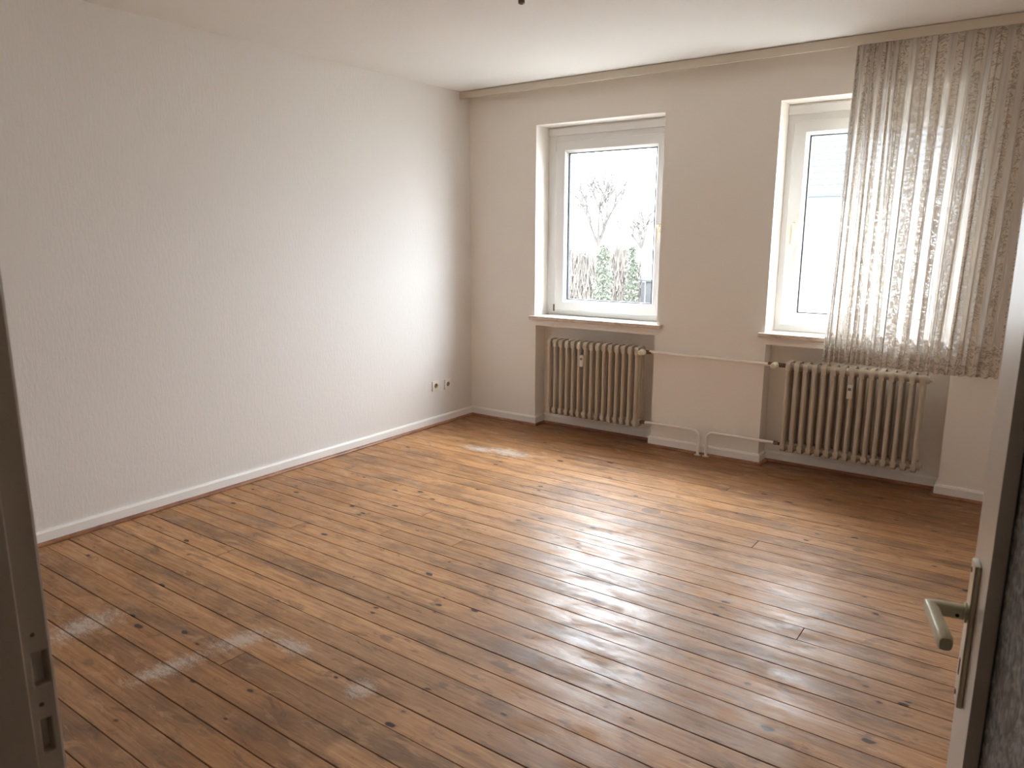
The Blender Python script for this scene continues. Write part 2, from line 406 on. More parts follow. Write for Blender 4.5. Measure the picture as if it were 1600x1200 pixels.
# ------------------------------------------------------------------ the room shell
# window wall with reveals and radiator niches
us = sorted([-.14, *W1, *W2, *N1, *N2, RX+.14]); vs = [-.05, NT, SILL-.03, WT, H+.12]
def dep(i, j):
    u = (us[i]+us[i+1])/2; v = (vs[j]+vs[j+1])/2
    if v > SILL-.03 and v < WT and (W1[0] < u < W1[1] or W2[0] < u < W2[1]): return None
    if v < NT and (N1[0] < u < N1[1] or N2[0] < u < N2[1]): return ND
    return 0.0
bm = stepped(us, vs, dep, lambda u, v, d: (u, d, v), through=WALLT)
# outer face
def dep2(i, j): return None if dep(i, j) is None else WALLT
cache = {}
for i in range(len(us)-1):
    for j in range(len(vs)-1):
        if dep(i, j) is not None:
            bm.faces.new([bm.verts.new((a, WALLT, b)) for a, b in ((us[i], vs[j]), (us[i], vs[j+1]), (us[i+1], vs[j+1]), (us[i+1], vs[j]))])
bmesh.ops.remove_doubles(bm, verts=bm.verts, dist=1e-5)
sel = [e for e in bm.edges if len(e.link_faces) == 2 and e.calc_face_angle(0) > .5 and all(abs(v.co.y) < 1e-4 and v.co.z > NT+.01 for v in e.verts)]
bmesh.ops.bevel(bm, geom=sel, offset=.005, segments=3, affect='EDGES', profile=.5)
struct(bm_obj('wall_window', bm, M_WALL_W, smooth=True, angle=35))

def slab(name, mat, *b):
    bm = bmesh.new(); box(bm, *b); return struct(bm_obj(name, bm, mat))
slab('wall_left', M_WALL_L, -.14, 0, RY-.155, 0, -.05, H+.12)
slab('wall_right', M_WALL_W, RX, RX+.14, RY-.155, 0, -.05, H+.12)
slab('ceiling', M_CEIL, 0, RX, RY, 0, H, H+.12)
# door wall (opening 3.12 .. 4.10, 2.02 high)
DX0, DX1, DZ = 3.12, 4.10, 2.02
YB = -4.90
us_d = [-.0, DX0-.015, DX1+.015, RX]; vs_d = [-.05, DZ+.015, H]
bm = bmesh.new()
box(bm, 0, DX0-.015, YB, RY, -.05, H); box(bm, DX1+.015, RX, YB, RY, -.05, H); box(bm, DX0-.015, DX1+.015, YB, RY, DZ+.015, H)
bmesh.ops.remove_doubles(bm, verts=bm.verts, dist=1e-5)
struct(bm_obj('wall_door', bm, M_WALL_W))
# hallway on the camera's side
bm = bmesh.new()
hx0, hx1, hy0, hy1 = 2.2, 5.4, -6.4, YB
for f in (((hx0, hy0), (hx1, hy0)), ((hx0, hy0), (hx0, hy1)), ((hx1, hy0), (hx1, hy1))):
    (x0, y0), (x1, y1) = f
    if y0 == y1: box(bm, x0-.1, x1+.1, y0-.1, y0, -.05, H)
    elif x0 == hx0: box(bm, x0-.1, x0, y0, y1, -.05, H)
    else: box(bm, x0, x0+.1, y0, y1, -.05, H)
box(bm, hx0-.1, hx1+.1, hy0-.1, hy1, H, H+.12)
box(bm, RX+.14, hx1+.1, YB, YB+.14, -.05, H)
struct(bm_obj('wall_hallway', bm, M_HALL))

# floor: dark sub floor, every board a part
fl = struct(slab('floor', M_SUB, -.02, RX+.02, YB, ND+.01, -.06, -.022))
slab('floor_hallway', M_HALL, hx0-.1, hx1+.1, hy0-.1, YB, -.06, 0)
BW = .1114; GAP = .0034
def board_mesh(L, wid):
    bm = bmesh.new(); c = .0013; h = wid/2
    prof = [(-h, -.020), (-h, -c), (-h+c, 0), (h-c, 0), (h, -c), (h, -.020)]
    a = [bm.verts.new((-L/2+(c if z == 0 else 0), y, z)) for y, z in prof]; b = [bm.verts.new((L/2-(c if z == 0 else 0), y, z)) for y, z in prof]
    for i in range(5): bm.faces.new((a[i], a[i+1], b[i+1], b[i]))
    bm.faces.new(a); bm.faces.new(b[::-1])
    bmesh.ops.recalc_face_normals(bm, faces=bm.faces)
    me = bpy.data.meshes.new('floor_board'); bm.to_mesh(me); bm.free(); me.materials.append(M_FLOOR); return me
brd = random.Random(11)
meshes = {}
def board(x0, x1, y0, y1):
    L = round(x1-x0, 3); wd = round(y1-y0, 4); k = (L, wd)
    if k not in meshes: meshes[k] = board_mesh(*k)
    o = new_obj('floor_board', meshes[k], None, fl, ((x0+x1)/2, (y0+y1)/2, brd.uniform(-.0007, .0004)))
    o.rotation_euler = (R(brd.uniform(-.22, .22)), 0, 0)
k = 0
while True:
    y1 = -k*BW; y0 = y1-BW
    if y1 < YB+.01: break
    y0 = max(y0, YB+.001)
    g0 = GAP/2+brd.uniform(-.0007, .0007)
    x_lo, x_hi = .002, RX-.002
    if y0 < RY: x_lo, x_hi = DX0+.0, DX1
    cuts = [x_lo]
    if x_hi-x_lo > 3:
        r = brd.random()
        if r < .30: cuts.append(round(brd.choice([.86, 1.31, 1.72, 2.14, 2.57, 2.98, 3.40])+brd.uniform(-.01, .01), 2))
    cuts.append(x_hi)
    for a, b in zip(cuts, cuts[1:]):
        board(a+(.0006 if a != x_lo else 0), b-(.0006 if b != x_hi else 0), round(y0+g0, 4), round(y1-g0, 4))
    k += 1
for n in (N1, N2):   # the boards run on into the niches
    board(n[0]+.001, n[1]-.001, GAP/2, BW-GAP/2); board(n[0]+.001, n[1]-.001, BW+GAP/2, ND-.001)

# skirting boards + reddish wooden strips under them
BD, BH, BZ = .015, .0752, .010
def run_profile(bm, p0, p1, nrm, prof):
    """prof (d, z) swept from p0 to p1; p0/p1 give for every d a mitred end via functions"""
    a = [bm.verts.new((*p0(d), z)) for d, z in prof]; b = [bm.verts.new((*p1(d), z)) for d, z in prof]
    n = len(prof)
    for i in range(n): bm.faces.new((a[i], a[(i+1) % n], b[(i+1) % n], b[i]))
    bm.faces.new(a); bm.faces.new(b[::-1])
PATH = [(0, RY), (0, 0), (N1[0], 0), (N1[0], ND), (N1[1], ND), (N1[1], 0), (N2[0], 0), (N2[0], ND), (N2[1], ND), (N2[1], 0), (RX, 0), (RX, RY)]
def off_path(i, d):
    """corner i of the path pushed d into the room"""
    def nrm(a, b):
        t = Vector((b[0]-a[0], b[1]-a[1])).normalized(); return Vector((t.y, -t.x))
    p = Vector(PATH[i]); ns = []
    if i > 0: ns.append(nrm(PATH[i-1], PATH[i]))
    if i < len(PATH)-1: ns.append(nrm(PATH[i], PATH[i+1]))
    o = p+sum((n*d for n in ns), Vector((0, 0)))
    return (o.x, o.y)
bprof = [(.0005, BZ), (BD, BZ), (BD, BH-.012), (BD-.003, BH-.006), (BD-.006, BH), (.0005, BH)]
qprof = [(.0005, 0.0005), (.036, 0.0005), (.036, .006), (.032, .0125), (.026, .0165), (.018, .018), (.0155, .018), (.0155, BZ-.001), (.0005, BZ-.001)]
groups = {'left': [0], 'window': list(range(1, 10)), 'right': [10]}
tn = 1
for side, segs in groups.items():
    if len(segs) == 1:
        for nm, prof, mt in (('baseboard_'+side, bprof, M_BASE), ('trim_%d' % tn, qprof, M_STRIP)):
            i = segs[0]; bm = bmesh.new()
            run_profile(bm, lambda d: off_path(i, d), lambda d: off_path(i+1, d), None, prof)
            struct(bm_obj(nm, bm, mt))
    else:
        for nm, part, prof, mt in (('baseboard_'+side, 'skirting_board', bprof, M_BASE), ('trim_%d' % tn, 'wooden_strip', qprof, M_STRIP)):
            e = struct(empty(nm, (0, 0, 0)))
            for i in segs:
                bm = bmesh.new(); run_profile(bm, lambda d: off_path(i, d), lambda d: off_path(i+1, d), None, prof)
                bm_obj(part, bm, mt, e)
    tn += 1

# ------------------------------------------------------------------ windows
def frame_ring(bm, x0, x1, z0, z1, wl, wr, wb, wt, y0, y1, bev=.004):
    """four mitred bars as one ring; y0 front"""
    o = [(x0, z0), (x1, z0), (x1, z1), (x0, z1)]; n = [(x0+wl, z0+wb), (x1-wr, z0+wb), (x1-wr, z1-wt), (x0+wl, z1-wt)]
    def ring(pts, y): return [bm.verts.new((x, y, z)) for x, z in pts]
    def ins(pts, d, s):
        cx = (x0+x1)/2; cz = (z0+z1)/2
        return [(x+(d if x < cx else -d)*s, z+(d if z < cz else -d)*s) for x, z in pts]
    L = [ring(o, y1), ring(o, y0+bev), ring(ins(o, bev, 1), y0), ring(ins(n, bev, -1), y0), ring(n, y0+bev), ring(n, y1)]
    for a, b in zip(L, L[1:]+L[:1]):
        for k in range(4): bm.faces.new((a[k], a[(k+1) % 4], b[(k+1) % 4], b[k]))
def make_window(idx, wx, gx0, gx1, handle_left):
    e = struct(empty('window_%d' % idx, ((wx[0]+wx[1])/2, FRY, SILL)))
    ox, oy, oz = e.location
    def L(bm):
        bmesh.ops.translate(bm, vec=(-ox, -oy, -oz), verts=bm.verts); return bm
    sx0, sx1 = gx0-.098, gx1+.098; sz0, sz1 = .962, 2.292; gz0, gz1 = 1.047, 2.203
    # fixed frame, with the stepped head piece
    bm = bmesh.new()
    frame_ring(bm, wx[0], wx[1], SILL, WT, sx0-wx[0]+.012, wx[1]-sx1+.012, sz0-SILL+.012, WT-sz1+.012, FRY, FRY+.075)
    fr = bm_obj('window_frame', L(bm), M_FRAME, e)
    bm = bmesh.new(); box(bm, wx[0]+.002, wx[1]-.002, FRY-.014, FRY+.001, 2.335, WT-.012, .003)
    bm_obj('head_strip', L(bm), M_FRAME, fr)
    # sash with sloping glazing bead
    bm = bmesh.new(); frame_ring(bm, sx0, sx1, sz0, sz1, .084, .084, .071, .075, FRY-.020, FRY+.05, .005)
    sa = bm_obj('sash', L(bm), M_FRAME, e)
    bm = bmesh.new()
    o = [(sx0+.083, sz0+.070), (sx1-.083, sz0+.070), (sx1-.083, sz1-.074), (sx0+.083, sz1-.074)]
    i = [(gx0+.004, gz0+.004), (gx1-.004, gz0+.004), (gx1-.004, gz1-.004), (gx0+.004, gz1-.004)]
    a = [bm.verts.new((x, FRY-.012, z)) for x, z in o]; b = [bm.verts.new((x, FRY+.012, z)) for x, z in i]; c = [bm.verts.new((x, FRY+.03, z)) for x, z in o]
    for p, q in ((a, b), (b, c), (c, a)):
        for k in range(4): bm.faces.new((p[k], p[(k+1) % 4], q[(k+1) % 4], q[k]))
    bm_obj('glazing_bead', L(bm), M_FRAME, sa)
    bm = bmesh.new(); frame_ring(bm, gx0+.001, gx1-.001, gz0+.001, gz1-.001, .009, .009, .007, .007, FRY+.010, FRY+.036, .001)
    bm_obj('rubber_gasket', L(bm), M_GASKET, sa)
    bm = bmesh.new(); box(bm, gx0-.005, gx1+.005, FRY+.020, FRY+.024, gz0-.005, gz1+.005)
    bm_obj('glass_pane', L(bm), M_GLASS, sa)
    # handle
    hx = sx0+.045 if handle_left else sx1-.045
    hy = FRY-.020
    bm = bmesh.new(); box(bm, hx-.014, hx+.014, hy-.009, hy, 1.585, 1.655, .004, 2)
    hd = bm_obj('window_handle', L(bm), M_CREAM, sa, smooth=True)
    bm = bmesh.new()
    tube(bm, [(hx, hy-.002, 1.635), (hx, hy-.028, 1.635), (hx, hy-.042, 1.630), (hx, hy-.046, 1.615), (hx, hy-.046, 1.56), (hx, hy-.044, 1.508)],
         [(.010, .010), (.009, .009), (.009, .010), (.008, .011), (.007, .010), (.006, .009)], 10)
    bm_obj('handle_lever', L(bm), M_CREAM, hd, smooth=True)
    # hinges on the far side of the sash
    kx = sx1+.006 if handle_left else sx0-.006
    for z0, z1 in ((sz0-.012, sz0+.045), (sz1-.075, sz1+.012)):
        bm = bmesh.new(); tube(bm, [(kx, hy+.004, z0), (kx, hy+.004, z1)], .0075, 10)
        bm_obj('hinge', L(bm), M_FIT if z0 < 1.2 else M_FRAME, e, smooth=True)
    # sill slab, ears past the reveal
    bm = bmesh.new()
    box(bm, wx[0]-.0383, wx[1]+.0406, -.0349, -.0005, SILL-.029, SILL-.0005, .003)
    s = bm_obj('window_sill', L(bm), M_SILL, e)
    s.data.materials.append(M_SILLTOP)
    for p in s.data.polygons:
        if p.normal.z > .9: p.material_index = 1
    bm = bmesh.new(); box(bm, wx[0]+.0005, wx[1]-.0005, -.0006, FRY+.07, SILL-.0295, SILL-.0005)
    s2 = bm_obj('sill_slab', L(bm), M_SILLTOP, s)
    bm = bmesh.new(); box(bm, wx[0]+.0005, wx[1]-.0005, FRY+.07, WALLT+.04, SILL-.03, SILL-.005)
    bm_obj('outer_sill', L(bm), M_FRAME, e)
make_window(1, W1, .845, 1.605, False)
make_window(2, W2, 2.670, 3.465, True)

# ------------------------------------------------------------------ curtain fascia board and rail
bm = bmesh.new(); box(bm, .001, RX-.001, -.1322, -.118, 2.6436, 2.6965, .0015)
struct(bm_obj('trim_4', bm, M_FASCIA), 'narrow beige curtain fascia board under the ceiling')
bm = bmesh.new(); box(bm, .02, RX-.02, -.105, -.06, 2.685, 2.6995, .002); box(bm, .001, RX-.001, -.118, -.058, 2.6975, 2.6999)
struct(bm_obj('trim_5', bm, M_FASCIA), 'curtain rail behind the fascia board')

# ------------------------------------------------------------------ lace curtain
def curtain():
    rn = random.Random(5)
    NS, NZ = 760, 40
    z_top, z_bot = 2.684, .777
    # folds: list of (width in x at top, width in x at bottom, amplitude, cloth use)
    folds = []
    for i in range(9): folds.append((.0265+rn.uniform(-.004, .004), .034+rn.uniform(-.006, .006), .026+rn.uniform(-.006, .006)))
    for i in range(11): folds.append((.062+rn.uniform(-.012, .012), .060+rn.uniform(-.014, .014), .020+rn.uniform(-.006, .008)))
    wt = sum(f[0] for f in folds); wb = sum(f[1] for f in folds)
    X0t, X1t, X0b, X1b = 2.972, 3.90, 2.930, 3.868
    n = len(folds)
    rows = []; arcs = None
    def section(tt, kz):
        """points for the cross section at height fraction kz (0 bottom, 1 top)"""
        pts = []
        x0 = X0b+(X0t-X0b)*kz; x1 = X1b+(X1t-X1b)*kz
        W = wb+(wt-wb)*kz; x = x0
        for fi, (a, b, amp) in enumerate(folds):
            w = (b+(a-b)*kz)/W*(x1-x0)
            m_ = NS//n
            for s in range(m_):
                t = s/m_
                lean = .22*math.sin(2*math.pi*t*2+fi)*w*.5
                A = amp*(.75+.45*(1-kz))*(1 if kz < .96 else .7)
                wob = .006*math.sin(kz*5+fi*1.7)
                yy = -math.cos(2*math.pi*t)*A+.004*math.sin(6*math.pi*t+fi)*(1+.5*math.sin(kz*7+fi))
                pts.append((x+t*w+lean+wob*math.sin(math.pi*t), -.086+yy*.62))
            x += w
        pts.append((x1, -.086))
        return pts
    bm = bmesh.new(); uvl = bm.loops.layers.uv.new('UVMap')
    mid = section(0, .3); arc = [0]
    for p, q in zip(mid, mid[1:]): arc.append(arc[-1]+math.hypot(q[0]-p[0], q[1]-p[1]))
    grid = []
    for j in range(NZ+1):
        kz = j/NZ
        kz = kz**1.15
        pts = section(0, kz)
        row = []
        for i, (x, y) in enumerate(pts):
            zb = z_bot - .009*abs(math.sin(arc[i]*math.pi/.072)) + .006*math.sin(arc[i]*3.1)
            z = zb+(z_top-zb)*kz
            row.append((bm.verts.new((x, y, z)), arc[i], z-zb))
        grid.append(row)
    for a, b in zip(grid, grid[1:]):
        for i in range(len(a)-1):
            q = (a[i], a[i+1], b[i+1], b[i]); f = bm.faces.new([v[0] for v in q]); f.smooth = True
            for lp, v in zip(f.loops, q): lp[uvl].uv = (v[1], v[2])
    o = bm_obj('lace_curtain', bm, M_LACE)
    tag(o, 'gathered cream lace curtain hanging over the right-hand window', 'curtain')
curtain()

# ------------------------------------------------------------------ radiators
def section_mesh(pitch, h, last=False):
    bm = bmesh.new(); D = .130; wq = .0145
    z0, z1 = 0, h
    # header shells: rounded top and bottom, full depth
    def header(za, zb, up):
        n = 8; prof = []
        # outline in the y,z plane
        rr = .030
        pts = []
        if up:
            pts += [(-D/2, za)]
            for k in range(n+1):
                a = math.pi-k*math.pi/2/n; pts.append((-D/2+rr+rr*math.cos(a), zb-rr+rr*math.sin(a)))
            for k in range(n+1):
                a = math.pi/2-k*math.pi/2/n; pts.append((D/2-rr+rr*math.cos(a), zb-rr+rr*math.sin(a)))
            pts += [(D/2, za)]
        else:
            pts += [(D/2, zb)]
            for k in range(n+1):
                a = -k*math.pi/2/n; pts.append((D/2-rr+rr*math.cos(a), za+rr+rr*math.sin(a)))
            for k in range(n+1):
                a = -math.pi/2-k*math.pi/2/n; pts.append((-D/2+rr+rr*math.cos(a), za+rr+rr*math.sin(a)))
            pts += [(-D/2, zb)]
        cy, cz = 0, (za+zb)/2
        rings = []
        for sx, sc in ((-wq*.55, .90), (-wq, .97), (-wq*.6, 1.0), (wq*.6, 1.0), (wq, .97), (wq*.55, .90)):
            rings.append([bm.verts.new((sx if abs(sx) != wq*.6 else sx*.6, cy+(y-cy)*sc, cz+(z-cz)*sc)) for y, z in pts])
        for a, b in zip(rings, rings[1:]):
            for i in range(len(pts)): bm.faces.new((a[i], a[(i+1) % len(pts)], b[(i+1) % len(pts)], b[i]))
        bm.faces.new(rings[0][::-1]); bm.faces.new(rings[-1])
    header(h-.060, h, True); header(0, .058, False)
    for y in (-D/2+.0185, 0, D/2-.0185):
        tube(bm, [(0, y, .045), (0, y, h-.045)], (.0132, .0185), 12)
    for z in (.034, h-.036):
        tube(bm, [(-pitch/2, 0, z), (-wq, 0, z), (wq, 0, z), (pitch/2, 0, z)], [.024, .027, .027, .024], 16)
    bmesh.ops.recalc_face_normals(bm, faces=bm.faces)
    me = bpy.data.meshes.new('section'); bm.to_mesh(me); bm.free(); me.shade_smooth(); me.set_sharp_from_angle(angle=R(50)); me.materials.append(M_RAD)
    return me
RYC = -.012
def radiator(x0, x1, z0, z1, label, mx, mz, valve_right):
    n = 15; pitch = (x1-x0-.029)/(n-1)
    e = empty('column_radiator', (x0, RYC, z0)); tag(e, label, 'radiator', 'radiators under the windows')
    me = section_mesh(pitch, z1-z0)
    for i in range(n):
        o = new_obj('section', me, None, e, (.0145+i*pitch, 0, 0))
    # wall brackets (short stubs back to the niche wall)
    for fx in (.16, .86):
        bm = bmesh.new(); box(bm, (x1-x0)*fx-.006, (x1-x0)*fx+.006, .03, ND-RYC, .012, .030, .002); bm_obj('wall_bracket', bm, M_RAD, e)
    # end plugs on the side without pipes
    xe = -.0145*0-.012 if valve_right else (x1-x0)+.012
    sg = -1 if valve_right else 1
    for z in (.034, z1-z0-.036):
        bm = bmesh.new(); lathe(bm, [(0, .022), (.010, .022), (.013, .018), (.013, .006), (.022, .006), (.024, 0), (.024, -.012)], 12,
                                Matrix.Translation((xe, 0, z)) @ Matrix.Rotation(R(90*sg), 4, 'Y'))
        bm_obj('end_plug', bm, M_RAD, e, smooth=True)
    # heat meter clipped in front between two columns
    x, z = mx-x0, mz-z0
    bm = bmesh.new(); box(bm, x-.0155, x+.0155, -.086, -.052, z-.045, z+.045, .004, 2)
    hm = bm_obj('heat_meter', bm, M_METER, e, smooth=True); hm['label'] = 'small white heat cost meter'
    bm = bmesh.new(); box(bm, x-.009, x+.009, -.0868, -.0855, z+.008, z+.026, 0); bm_obj('display', bm, M_SOCKIN, hm)
    return e
M_METER = paint('meter_plastic', (.72, .67, .59), .35, .02)
radiator(.836, 1.636, .135, .752, 'ribbed beige column radiator below the left window, fully uncovered', 1.165, .605, True)
radiator(2.700, 3.512, .135, .748, 'ribbed beige column radiator below the lace curtain, right window', 3.105, .600, False)

# ------------------------------------------------------------------ heating pipes, valves
PY = -.034
def arc_pts(c, r, a0, a1, n=8):
    return [(c[0]+r*math.cos(R(a0+(a1-a0)*k/n)), PY, c[1]+r*math.sin(R(a0+(a1-a0)*k/n))) for k in range(n+1)]
PZ = .718
bm = bmesh.new(); tube(bm, [(1.712, PY, PZ+.003), (2.592, PY, PZ-.003)], .0122, 12)
o = bm_obj('heating_pipe', bm, M_PIPE, smooth=True)
tag(o, 'straight white heating pipe running high between the two radiators', 'pipe', 'heating pipes')
for mx_ in (1.715, 2.588):
    bm = bmesh.new(); tube(bm, [(mx_-.012, PY, PZ), (mx_+.012, PY, PZ)], .0135, 8); bm_obj('pipe_nut', bm, M_FIT, o)
def elbow(x_in, x_foot, label):
    s = 1 if x_foot > x_in else -1; r = .05; z = .181
    if s > 0: arc = arc_pts((x_foot-r, z-r), r, 90, 0)
    else: arc = arc_pts((x_foot+r, z-r), r, 90, 180)
    bm = bmesh.new(); tube(bm, [(x_in, PY, z)]+arc+[(x_foot, PY, .002)], .0108, 12)
    o = bm_obj('heating_pipe', bm, M_PIPE, smooth=True); tag(o, label, 'pipe', 'heating pipes')
    bm = bmesh.new(); lathe(bm, [(.0112, .007), (.0245, .005), (.026, .001), (.0112, .001)], 16, Matrix.Translation((x_foot, PY, 0)))
    bm_obj('floor_rosette', bm, M_METER, o, smooth=True)
    bm = bmesh.new(); d = -s
    tube(bm, [(x_in+d*-.004, PY, z), (x_in+d*.022, PY, z)], .0145, 6)
    tube(bm, [(x_in+d*.022, PY, z), (x_in+d*.034, PY+.006, z-.004), (x_in+d*.045, RYC-.004, .172)], [.010, .012, .015], 10)
    bm_obj('lockshield', bm, M_FIT, o)
elbow(1.690, 2.118, 'bent white return pipe coming from the left radiator into the floor')
elbow(2.652, 2.180, 'bent white return pipe coming from the right radiator into the floor')
def valve(hx, fx, rx, label):
    """thermostat head at hx pointing into the room, body fx, radiator end rx"""
    e = empty('thermostat_valve', (hx, PY, PZ)); tag(e, label, 'valve', 'thermostat valves')
    bm = bmesh.new(); y0 = -.012
    prof = [(.0, -.058), (.014, -.058), (.0195, -.054), (.0205, -.045), (.0225, -.020), (.023, -.002), (.020, .004), (.013, .006), (.0, .006)]
    lathe(bm, prof, 20, Matrix.Translation((0, y0-.006, 0)) @ Matrix.Rotation(R(-90), 4, 'X'))
    # prof axis z -> +y: negative heights point into the room
    hd = bm_obj('valve_head', bm, M_CREAM, e, smooth=True)
    for v in hd.data.vertices: pass
    bm = bmesh.new(); lathe(bm, [(.0, -.0595), (.0125, -.0592), (.0132, -.0575), (0, -.057)], 16, Matrix.Translation((0, y0-.006, 0)) @ Matrix.Rotation(R(-90), 4, 'X'))
    bm_obj('head_cap', bm, M_METER, hd, smooth=True)
    bm = bmesh.new()
    tube(bm, [(0, -.018, 0), (0, .010, 0)], .012, 10)
    a, b = sorted((fx-hx, rx-hx))
    tube(bm, [(a, 0, 0), (a+(b-a)*.25, 0, 0), (a+(b-a)*.3, 0, 0), (b, .006, -.002)], [.011, .011, .015, .015], 8)
    bm_obj('valve_body', bm, M_FIT, e)
valve(1.668, 1.706, 1.640, 'cream thermostat valve head on the left radiator, at the pipe end')
valve(2.628, 2.600, 2.692, 'cream thermostat valve head beside the right radiator, standing in its niche')

# ------------------------------------------------------------------ sockets
def socket(y, z, label):
    e = empty('wall_socket', (0, y, z)); tag(e, label, 'socket', 'wall sockets near the corner')
    us_ = [-.040, .040]
    bm = bmesh.new(); n = 24; r = .0215; s = .040
    outer = []; inner = []; rim = []; well = []
    for k in range(n):
        a = 2*math.pi*k/n+math.pi/4; c, q = math.cos(a), math.sin(a); f = s/max(abs(c), abs(q))
        outer.append(bm.verts.new((.009, c*f, q*f))); inner.append(bm.verts.new((.011, c*r, q*r))); well.append(bm.verts.new((.001, c*(r-.002), q*(r-.002))))
        rim.append(bm.verts.new((.0003, c*f*1.01, q*f*1.01)))
    for k in range(n):
        j = (k+1) % n
        bm.faces.new((outer[k], outer[j], inner[j], inner[k])); bm.faces.new((rim[k], rim[j], outer[j], outer[k])); bm.faces.new((inner[k], inner[j], well[j], well[k]))
    bm_obj('face_plate', bm, M_SOCK, e)
    bm = bmesh.new(); lathe(bm, [(.0198, .001), (.0198, .0025), (0, .0025)], 24, Matrix.Rotation(R(90), 4, 'Y')); bm_obj('socket_well', bm, M_SOCKIN, e)
    for d in (-.0095, .0095):
        bm = bmesh.new(); lathe(bm, [(.0028, .0022), (.0028, .0031), (0, .0031)], 10, Matrix.Translation((0, d, 0)) @ Matrix.Rotation(R(90), 4, 'Y')); bm_obj('pin_hole', bm, M_DARK, e)
socket(-.490, .334, 'ivory wall socket low on left wall, farther from corner')
socket(-.333, .326, 'ivory wall socket low on left wall, nearer the corner')

# ------------------------------------------------------------------ ceiling lamp outlet
e = empty('ceiling_cable', (1.890, -1.985, H)); tag(e, 'short brown lamp cable end hanging from the ceiling', 'cable')
bm = bmesh.new(); tube(bm, [(0, 0, 0), (.004, 0, -.02), (.002, .003, -.045)], .004, 8); bm_obj('cable', bm, M_BROWN, e)
bm = bmesh.new(); lathe(bm, [(0, 0), (.024, -.001), (.022, -.008), (.006, -.014), (0, -.014)], 16, Matrix.Identity(4)); bm_obj('ceiling_rose', bm, M_BROWN, e, smooth=True)
bm = bmesh.new(); lathe(bm, [(.006, .006), (.013, 0), (.016, -.018), (.015, -.032), (.008, -.034), (.007, -.028), (0, -.026)], 14, Matrix.Translation((.002, .003, -.044))); bm_obj('lamp_terminal', bm, M_BROWN, e, smooth=True)

# ------------------------------------------------------------------ door frame (camera side) and open door
PH = R(9.3)
dv = Vector((-math.sin(PH), math.cos(PH), 0)); nv = Vector((-math.cos(PH), -math.sin(PH), 0)); zv = Vector((0, 0, 1))
LATCH = Vector((4.000, -3.870, 0)); LW = .86
HINGE = LATCH-dv*LW
door = struct(empty('door_1', (0, 0, 0)))
# frame: left post with rebate, stop and two bolt holes; right post; head
ys = [-4.742, -4.745, -4.749, -4.7615, -4.772, -4.7722, -4.90]
# left post face as a stepped relief: u runs along -y, v = z, depth = how far behind x = 3.12
us_ = [4.742, 4.7445, 4.749, 4.7610, 4.7725, 4.915]
vs_ = [0.0, .944, .989, 1.034, 1.077, DZ]
def dj(i, j):
    if i == 4: return -.012
    if j == 1 and i == 2: return .035
    if j == 3 and i in (1, 2): return .035
    return 0.0
def left_map(u, v, d): return (DX0-d, -u, v)
bm = stepped(us_, vs_, dj, left_map)
# soft nose on the room side, wrap around the wall
for j in range(1):
    z0, z1 = 0, DZ
    nose = [(DX0, -4.742), (DX0-.002, -4.7385), (DX0-.006, -4.737), (DX0-.055, -4.737), (DX0-.055, -4.7455)]
    for (xa, ya), (xb, yb) in zip(nose, nose[1:]):
        bm.faces.new([bm.verts.new(p) for p in ((xa, ya, z0), (xb, yb, z0), (xb, yb, z1), (xa, ya, z1))])
    hall = [(DX0+.012, -4.915), (DX0-.055, -4.915), (DX0-.055, -4.8995)]
    for (xa, ya), (xb, yb) in zip(hall, hall[1:]):
        bm.faces.new([bm.verts.new(p) for p in ((xa, ya, z0), (xb, yb, z0), (xb, yb, z1), (xa, ya, z1))])
bmesh.ops.remove_doubles(bm, verts=bm.verts, dist=2e-5)
fpost = bm_obj('frame_post', bm, M_JAMB, door); fpost['label'] = 'door frame post with latch and bolt holes'
mb = fpost.modifiers.new('bevel', 'BEVEL'); mb.width = .0022; mb.segments = 3; mb.limit_method = 'ANGLE'; mb.angle_limit = R(60)
bm = bmesh.new(); fx = DX0-.0345
box(bm, fx-.001, fx, -4.7605, -4.7450, 1.035, 1.076); box(bm, fx-.001, fx, -4.7605, -4.7495, .945, .988)
bm_obj('strike_hole_shade', bm, M_DARK, fpost)  # dark sheets at the back of the bolt holes, painted-in shade
for zz, yy in ((1.1015, -4.7570), (1.010, -4.7570)):
    bm = bmesh.new(); lathe(bm, [(0, .0012), (.002, .0012), (.0026, 0)], 10, Matrix.Translation((DX0, yy, zz)) @ Matrix.Rotation(R(90), 4, 'Y')); bm_obj('screw', bm, M_FIT, fpost)
bm = bmesh.new(); box(bm, DX1, DX1+.014, -4.915, -4.737, 0, DZ); box(bm, DX1, DX1+.055, -4.745, -4.737, 0, DZ); box(bm, DX1, DX1+.055, -4.915, -4.9005, 0, DZ)
bm_obj('frame_post', bm, M_JAMB, door)
bm = bmesh.new(); box(bm, DX0-.055, DX1+.055, -4.915, -4.737, DZ, DZ+.014); bm_obj('frame_head', bm, M_JAMB, door)

